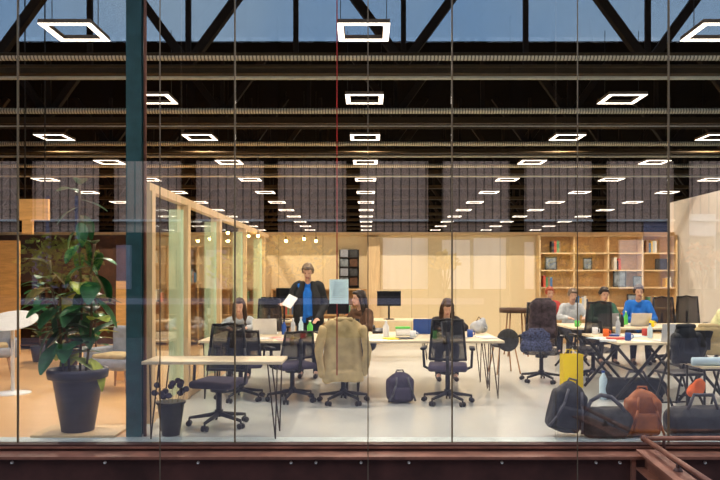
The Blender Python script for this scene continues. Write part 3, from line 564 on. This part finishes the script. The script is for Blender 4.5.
# dark round high table, grey chair back
t = thing('round_high_table', 'dark round high table with thin wooden legs left of the quilted coat', 'table', (X(516, 14), 14, 0)); MB().cyl((0, 0, .86), (0, 0, .95), .33, seg=28).build('tabletop', 'darkwood', t)
for k in range(4): a = PI / 4 + k * PI / 2; MB().cyl((.2 * math.cos(a), .2 * math.sin(a), .86), (.28 * math.cos(a), .28 * math.sin(a), 0), .016).build('leg', 'legw', t)
t = thing('shell_chair', 'grey shell chair behind the right end of the island', 'chair', (X(505, 11.4), 11.4, 0), .2); b = MB(); b.ell((0, -.12, .55), (.2, .05, .19)); b.ell((0, .05, .45), (.21, .2, .04)); b.soft('shell', 'baggrey', t, None, .015, 3)
for s in (-1, 1):
    for q in (-1, 1): MB().cyl((s * .13, q * .12 + .03, .43), (s * .2, q * .19 + .03, 0), .012).build('leg', 'legw', t)
# ================================================================== DESK THINGS
def monitor(px, py0, py1, wpx, Y, label, h0=.75, rz=0):
    w = wpx / F * Y; zt = Z(py0, Y); zb = Z(py1, Y); t = thing('monitor', label, 'monitor', (X(px, Y), Y, h0), rz, 'black desk monitors')
    MB().b2(-w / 2, w / 2, -.0, .03, zb - h0, zt - h0, 0, .004).build('casing', 'black', t); MB().b2(-w / 2 + .015, w / 2 - .015, -.004, .0, zb - h0 + .015, zt - h0 - .015).build('screen', 'screen', t)
    MB().cyl((0, .05, .0), (0, .05, zb - h0 + .1), .02).build('stand', 'black', t); MB().lathe([(.11, 0), (.11, .012), (.02, .02)], c=(0, .05, 0)).build('foot', 'black', t)
monitor(389, 291, 306, 24, 13.5, 'black monitor on the desk right of the brown-haired person')
monitor(284, 288, 303, 16, 13.3, 'black monitor behind the tablet of the standing man')
monitor(269, 297, 308, 16, 13.2, 'small black monitor left of the standing man')
monitor(338, 300, 314, 22, 13.4, 'black monitor partly behind the paper notice', .75)
def laptop(label, x, y, z, rz, m_='silver', open_=1.75, w=.33):
    t = thing('laptop', label, 'laptop', (x, y, z), rz); MB().box((0, 0, .008), (w, .23, .014), None, 0, .004).build('keyboard_base', m_, t)
    h = .22; a = open_; R = Matrix.Translation((0, .115, .012)) @ Matrix.Rotation(-(a - PI / 2), 4, 'X'); b = MB(); b.box((0, 0, h / 2), (w, .008, h)); bmesh.ops.transform(b.bm, matrix=R, verts=b.bm.verts[:]); b.build('lid', m_, t)
    b = MB(); b.box((0, -.005, h / 2), (w - .03, .003, h - .03)); bmesh.ops.transform(b.bm, matrix=R, verts=b.bm.verts[:]); b.build('screen', 'screen', t)
laptop('white laptop seen from behind before the long-haired woman', X(264, 9.85), 10.05, .75, PI, 'whitem', 1.85, .34)
laptop('dark blue laptop before the bowed woman', X(424, 9.9), 10.1, .75, PI, 'gblue', 1.9, .3)
laptop('silver laptop with open screen at the bowed woman\'s hands', X(457, 9.2), 9.35, .75, .2, 'silver', 1.95, .3)
laptop('white laptop on the right end of the trestle table', X(666, 8.85), 8.85, .75, PI + .1, 'whitem', 1.75, .26)
laptop('silver laptop before the blue-shirted man', X(640, 11.6), 11.7, .75, PI, 'silver', 1.9)
laptop('grey laptop before the green-sweatered person', X(606, 11.6), 11.65, .75, PI, 'grey', 1.9)
def bottle(label, px, Y, h, m_, capm='whitem', r=.033):
    t = thing('bottle', label, 'bottle', (X(px, Y), Y, .75)); MB().lathe([(r * .95, 0), (r, .01), (r, h * .65), (r * .4, h * .82), (r * .4, h * .92)]).build('bottle_body', m_, t); MB().cyl((0, 0, h * .91), (0, 0, h), r * .45).build('cap', capm, t)
bottle('green bottle standing before the standing man', 310, 9.6, .22, 'green', 'whitem', .04)
bottle('clear bottle left of the green bottle', 301, 9.7, .26, 'cyan')
bottle('white flask on the island right of the beige coat', 386, 9.5, .22, 'whitem', 'whitem', .042)
bottle('blue flask beside the left laptop', 284, 9.9, .2, 'gblue', 'black')
bottle('pale water bottle on the desk between white laptop and coat', 293, 10.1, .22, 'lightj')
bottle('clear bottle on the trestle table beside the white laptop', 650, 9.3, .2, 'cyan', 'gblue')
bottle('dark bottle on the far right trestle table', 622, 11.5, .22, 'black', 'red')
def mug(label, px, Y, m_):
    t = thing('mug', label, 'mug', (X(px, Y), Y, .75)); MB().lathe([(.035, 0), (.04, .01), (.04, .1), (.036, .1), (.033, .012), (.01, .01)]).build('cup', m_, t); MB().tube([(.04, 0, .08), (.065, 0, .075), (.065, 0, .035), (.04, 0, .025)], .006, 6).build('handle', m_, t)
mug('white mug on the island left of the mesh chair', 413, 9.3, 'whitem'); mug('red mug left of the beige coat', 303, 9.2, 'red'); mug('white mug beside the white laptop', 240, 9.6, 'whitem'); mug('orange mug on the trestle table', 606, 9.6, 'orangec'); mug('blue mug near the front of the trestle table', 628, 8.95, 'gblue')
t = thing('food_box', 'white food box with a green lid at the middle of the island', 'box', (X(403, 9.7), 9.75, .75)); MB().box((0, 0, .05), (.2, .14, .1), None, 0, .015).build('tub', 'whitem', t); MB().box((0, 0, .11), (.21, .15, .025), None, 0, .008).build('lid', 'green', t)
def sheet(label, px, Y, m_, w=.21, d=.297, rz=0, h=.004, cat='paper', name='paper_sheet', z=.75): tag(MB().box((0, 0, h / 2), (w, d, h), rz).build(name, m_, None, (X(px, Y), Y, z)), label, cat)
sheet('pink sheet of paper near the front of the island', 284, 9.15, 'pink', rz=.3); sheet('white sheet on the island beside the pink sheet', 262, 9.25, 'paper', rz=-.2); sheet('yellow notepad on the island right of the beige coat', 391, 9.2, 'yellow', .16, .2, .4, .012, 'notepad', 'notepad')
sheet('white paper stack at the right end of the island', 486, 9.3, 'paper', .21, .3, .2, .02, 'paper', 'paper_stack'); sheet('cyan sheet on the left corner of the trestle table', 598, 9.3, 'cyan', .25, .2, .5); sheet('red notebook lying on the trestle table', 618, 9.15, 'red', .24, .18, .1, .02, 'notebook', 'notebook'); sheet('white sheet on the trestle table front', 640, 8.9, 'paper', rz=.3)
sheet('blue notebook on the trestle table', 612, 9.7, 'gblue', .18, .24, -.3, .02, 'notebook', 'notebook'); sheet('pale blue folder under the clear bottle', 634, 9.55, 'cyan', .3, .22, .2, .01, 'folder', 'folder'); sheet('white paper on the far right trestle table', 590, 11.5, 'paper', .3, .21, .1); sheet('pink notebook right of the standing man', 333, 9.95, 'pink', .2, .2, .2, .015, 'notebook', 'notebook')
sheet('dark notebook on the island under the man\'s hand', 322, 10.2, 'black', .2, .25, .3, .02, 'notebook', 'notebook')
t = thing('tissue_bag', 'crumpled white and brown bag at the right end of the island', 'bag', (X(480, 10), 10.1, .75)); b = MB(); b.ell((0, 0, .09), (.12, .08, .09)); b.ell((.05, 0, .15), (.05, .04, .07)); b.soft('pouch', 'lightj', t, None, .012, 2, .04, 18); MB().tube([(-.05, 0, .15), (0, 0, .24), (.06, 0, .17)], .006, 6).build('handle', 'brownj', t)
t = thing('desk_fan', 'small black desk phone beside the white flask', 'phone', (X(378, 10.1), 10.15, .75)); MB().box((0, 0, .03), (.16, .2, .05), Matrix.Rotation(.2, 4, 'X'), 0, .01).build('phone_base', 'black', t); MB().cap((-.06, -.08, .08), .02, (-.06, .08, .1), .02).build('handset', 'black', t); t.name = 'desk_phone'
t = thing('side_table', 'small white side table at the right edge behind the bags', 'table', (X(722, 7.5), 7.55, 0)); MB().b2(-.3, .3, -.25, .25, .60, .62).build('tabletop', 'topw', t)
for s in (-1, 1):
    for q in (-1, 1): MB().cyl((s * .26, q * .2, 0), (s * .26, q * .2, .6), .012).build('leg', 'black', t)
t = thing('paper_roll', 'pale blue roll of paper lying at the right edge', 'paper roll', (X(722, 7.4), 7.42, .665)); MB().cyl((-.3, 0, 0), (.25, .02, 0), .045, seg=20).build('roll', 'cyan', t); MB().cyl((.0, .009, 0), (.02, .0098, 0), .047, seg=20).build('band', 'whitem', t)
tag(MB().box((0, 0, .19), (.5, .04, .3), None, 0, .005).build('storage_box', 'black', None, (X(262, 10.3), 10.5, .42)), 'black privacy panel hanging behind the left desks', 'panel').name = 'privacy_panel'
for k, (px, Y, m_, lab) in enumerate(((249, 9.3, 'brownj', 'brown cup at the left end of the island'), (329, 9.9, 'redj', 'dark red mug right of the beige coat collar'), (434, 9.25, 'green', 'green mug just left of the mesh chair'), (470, 9.5, 'gblue', 'blue mug right of the mesh chair'), (595, 9.9, 'whitem', 'white mug at the back left corner of the trestle table'), (645, 9.7, 'redj', 'dark red mug at the back of the trestle table'), (577, 11.5, 'green', 'green mug on the far trestle table, left end'), (652, 11.5, 'yellow', 'yellow mug on the far trestle table, right of the laptop'))): mug(lab, px, Y, m_)
sheet('small pink card near the left end of the island', 275, 9.4, 'pink', .15, .1, .5, .006, 'card', 'card'); sheet('yellow card beside the pink sheet', 294, 9.3, 'yellow', .12, .1, -.4, .006, 'card', 'card'); sheet('grey tablet lying on the island before the food box', 404, 9.25, 'artd', .2, .26, .2, .01, 'tablet', 'tablet_computer'); sheet('pink card on the trestle table beside the red notebook', 624, 9.4, 'pink', .14, .1, .3, .006, 'card', 'card'); sheet('white notebook on the trestle table, left of the blue mug', 608, 8.85, 'paper', .2, .15, -.3, .02, 'notebook', 'notebook')
bottle('tall pale bottle at the back of the trestle table', 618, 9.8, .26, 'lightj'); bottle('green bottle on the far trestle table between the laptops', 626, 11.9, .24, 'green')
# ================================================================== PEOPLE
def person(label, loc, rz, top, hair, legs='jeans', stand=False, lean=.1, hz=0, pitch=.25, turn=0, longhair=False, arms=None, jacket=False, slim=.93, vox=.009):
    t = thing('person', label, 'person', loc, rz)
    V = Vector
    if stand: hip = V((0, 0, .94)); knees = [V((s * .11, .02, .50)) for s in (-1, 1)]; ank = [V((s * .12, -.02, .09)) for s in (-1, 1)]; chest = V((0, lean * .6, 1.28)); sh = V((0, lean, 1.44))
    else: hip = V((0, 0, .53)); knees = [V((s * .12, .42, .50)) for s in (-1, 1)]; ank = [V((s * .13, .38, .09)) for s in (-1, 1)]; chest = V((0, lean * .65, .84 + hz * .5)); sh = V((0, lean, 1.0 + hz))
    neck = sh + V((0, .02 + .1 * lean, .08)); hc = neck + V((0, .03 + .09 * math.sin(pitch), .135 - .03 * pitch))
    HR = Matrix.Rotation(turn, 4, 'Z') @ Matrix.Rotation(-pitch, 4, 'X')
    def H(x, y, z): return hc + (HR @ V((x, y, z)))
    if arms is None: arms = [(V((s * .27, lean + .10, (.80 if not stand else 1.12))), V((s * .15, lean * .6 + .36, .795 if not stand else .95))) for s in (-1, 1)]
    def trunk(b, g):
        b.cap(hip + V((-.07 * slim, 0, .0)), .115 + g, hip + V((.07 * slim, 0, 0)), .115 + g); b.cap(hip + V((0, 0, .05)), .125 * slim + g, chest, .125 * slim + g)
        for s in (-1, 1): b.cap(hip + V((s * .06, 0, .08)), .10 * slim + g, chest + V((s * .06 * slim, 0, 0)), .115 * slim + g); b.cap(chest + V((s * .07 * slim, 0, 0)), .11 * slim + g, sh + V((s * .13 * slim, 0, -.02)), .06 + g)
        b.cap(sh + V((-.15 * slim, 0, -.01)), .055 + g, sh + V((.15 * slim, 0, -.01)), .055 + g)
    def armb(b, g, stop=1.0):
        for s, (el, wr) in zip((-1, 1), arms):
            so = sh + V((s * .175 * slim, 0, -.02)); b.cap(so, .052 + g, el, .04 + g); b.cap(el, .04 + g, el.lerp(wr, stop), .028 + g)
    def legb(b, g, stop=1.0):
        for s, k, a in zip((-1, 1), knees, ank): b.cap(hip + V((s * .09, 0, -.01)), .085 + g, k, .056 + g); b.cap(k, .056 + g, k.lerp(a, stop), .037 + g)
    b = MB(); trunk(b, 0); armb(b, 0); legb(b, 0)
    for a in ank: b.cap(a, .035, a + V((0, .13, -.05)), .03)
    b.cap(sh, .055, neck + V((0, .02, .03)), .05)
    b.ell(H(0, -.01, .03), (.075, .095, .092), HR); b.ell(H(0, .03, -.045), (.054, .06, .07), HR); b.cap(H(0, .085, .015), .009, H(0, .108, -.022), .013); b.ell(H(0, .075, -.085), (.022, .018, .018), HR)
    b.cap(neck, .048, H(0, -.02, -.05), .05)
    for s in (-1, 1): b.ell(H(s * .077, -.005, -.005), (.012, .022, .032), HR); 
    for s, (el, wr) in zip((-1, 1), arms):
        d = (wr - el).normalized(); d.z *= .35; d.normalize(); side = d.cross(V((0, 0, 1))).normalized() * -s; palm = wr + d * .055
        b.cap(wr, .026, palm, .026); b.cap(palm - side * .022, .016, palm + side * .022, .016)
        for q in range(4):
            o = palm + side * (-.027 + .018 * q) + d * .02; l = (.065, .078, .073, .056)[q]; m1 = o + d * l * .55 + V((0, 0, -.004)); b.cap(o, .0095, m1, .009, 8); b.cap(m1, .009, m1 + d * l * .45 + V((0, 0, -.02)), .0078, 8)
        o = wr + d * .03 - side * .025; b.cap(o, .012, o + d * .035 - side * .03, .010, 8); b.cap(o + d * .035 - side * .03, .010, o + d * .062 - side * .036, .009, 8)
    eyes = [H(s * .032, .082, .012) for s in (-1, 1)]; mouth = H(0, .088, -.058)
    def paint(c):
        if min((c - e).length for e in eyes) < .013: return 2
        dm = c - mouth
        if abs((HR.transposed() @ dm).x) < .024 and abs((HR.transposed() @ dm).z) < .008 and dm.length < .04: return 1
        return 0
    b.soft('body', ['skin', 'lip', 'eye'], t, None, vox, 2, paint=paint)
    b = MB()
    if jacket:
        trunk(b, .012); b.soft('shirt', top, t, None, vox * 1.3, 2)
        b = MB(); armb(b, .022, .93)
        for s in (-1, 1):
            b.cap(sh + V((s * .14, -.01, .0)), .075, hip + V((s * .155, .0, -.05)), .09); b.cap(sh + V((s * .10, -.05, -.02)), .075, hip + V((s * .08, -.07, -.05)), .10); b.cap(sh + V((s * .075, .045, .03)), .04, chest + V((s * .125, .10, -.02)), .065); b.cap(chest + V((s * .125, .10, -.02)), .065, hip + V((s * .135, .09, -.05)), .06)
        b.soft('jacket', jacket, t, None, .012, 3, .01, 12)
    else:
        trunk(b, .016); armb(b, .018, .93); b.soft('sweater', top, t, None, vox * 1.3, 3, .012, 12)
    b = MB(); legb(b, .015, .97); b.cap(hip + V((-.08, 0, -.0)), .128, hip + V((.08, 0, 0)), .128); b.soft('trousers', legs, t, None, vox * 1.4, 2, .008, 10)
    for s, a in zip((-1, 1), ank):
        b = MB(); b.cap(a + V((0, -.03, -.045)), .042, a + V((0, .17, -.055)), .036); b.ell(a + V((0, 0, -.01)), .05); b.soft('shoe', 'shoe', t, None, .012, 1)
    b = MB(); b.ell(H(0, -.03, .045), (.088, .10, .095), HR); b.ell(H(0, .045, .092), (.06, .045, .03), HR)
    for s in (-1, 1): b.ell(H(s * .07, -.03, .02), (.025, .055, .06), HR)
    if longhair:
        for s in (-1, 1): b.cap(H(s * .068, -.01, .03), .035, H(s * .085, -.03, -.12), .035); b.cap(H(s * .085, -.03, -.12), .035, sh + V((s * .09, .04, -.06)), .03)
        b.cap(H(0, -.06, 0), .075, sh + V((0, -.06, -.06)), .06)
    b.soft('hair', hair, t, None, vox, 2, .008, 25)
    return t
V = Vector
# standing man in blue shirt, holding a tablet to the left of the picture (his right)
person('standing man in open dark jacket and bright blue shirt holding papers', (X(308, 10.85), 10.9, 0), PI, 'blue', 'hairg', 'jeans', True, .02, pitch=.45, jacket='jacket', slim=1.02, arms=[(V((-.27, .03, 1.14)), V((-.17, .26, .93))), (V((.30, .05, 1.18)), V((.34, .30, 1.16)))])
# +x local is picture left once turned round
t = thing('paper_tablet', 'pale sheet of papers held up by the standing man', 'papers', (X(290, 10.5), 10.48, 1.17), 0)
b = MB(); b.box((0, 0, .03), (.15, .012, .21), Matrix.Rotation(-.6, 4, 'X') @ Matrix.Rotation(.5, 4, 'Y'), 0); b.build('sheets', 'paper', t); t.name = 'held_papers'
person('woman in a charcoal top bowing her dark head over the island desk', (X(444, 11.0), 11.0, 0), PI, 'sweater', 'hairb', lean=.32, hz=-.09, pitch=.65, longhair=True)
person('long-haired woman in a pale top behind the white laptop', (X(242, 10.95), 11.08, 0), PI, 'lightj', 'hairb', lean=.28, hz=-.10, pitch=.2, longhair=True)
person('long-haired person in brown sitting sideways left of the black monitor', (X(365, 10.85), 10.95, 0), PI - .75, 'brownj', 'haird', lean=.08, hz=.02, pitch=.1, turn=-.5, longhair=True)
person('person with dark auburn hair in a green sweater at the far trestle table', (X(601, 12.9), 12.95, 0), PI, 'greenj', 'haird', lean=.15, hz=.05, pitch=.3, vox=.011)
person('short-haired man in a blue shirt at the far trestle table', (X(638, 12.9), 12.95, 0), PI - .2, 'blue', 'hairb', lean=.12, hz=.09, pitch=.2, vox=.011)
person('red-haired person sitting deep behind the quilted coat', (X(549, 14.4), 14.5, 0), PI, 'redj', 'hairr', lean=.1, hz=.03, pitch=.2, vox=.011)
person('ash-haired person sitting between the quilted coat and green sweater', (X(570, 13.6), 13.6, 0), PI, 'lightj', 'hairg', lean=.1, hz=.01, pitch=.3, vox=.011)
person('person in a pale yellow top sitting at the right edge', (X(718, 10.6), 10.7, 0), PI + .9, 'yellowj', 'hairr', lean=.12, hz=.03, pitch=.2, vox=.011)
bpy.data.scenes.remove(TMP)
bpy.context.view_layer.update()
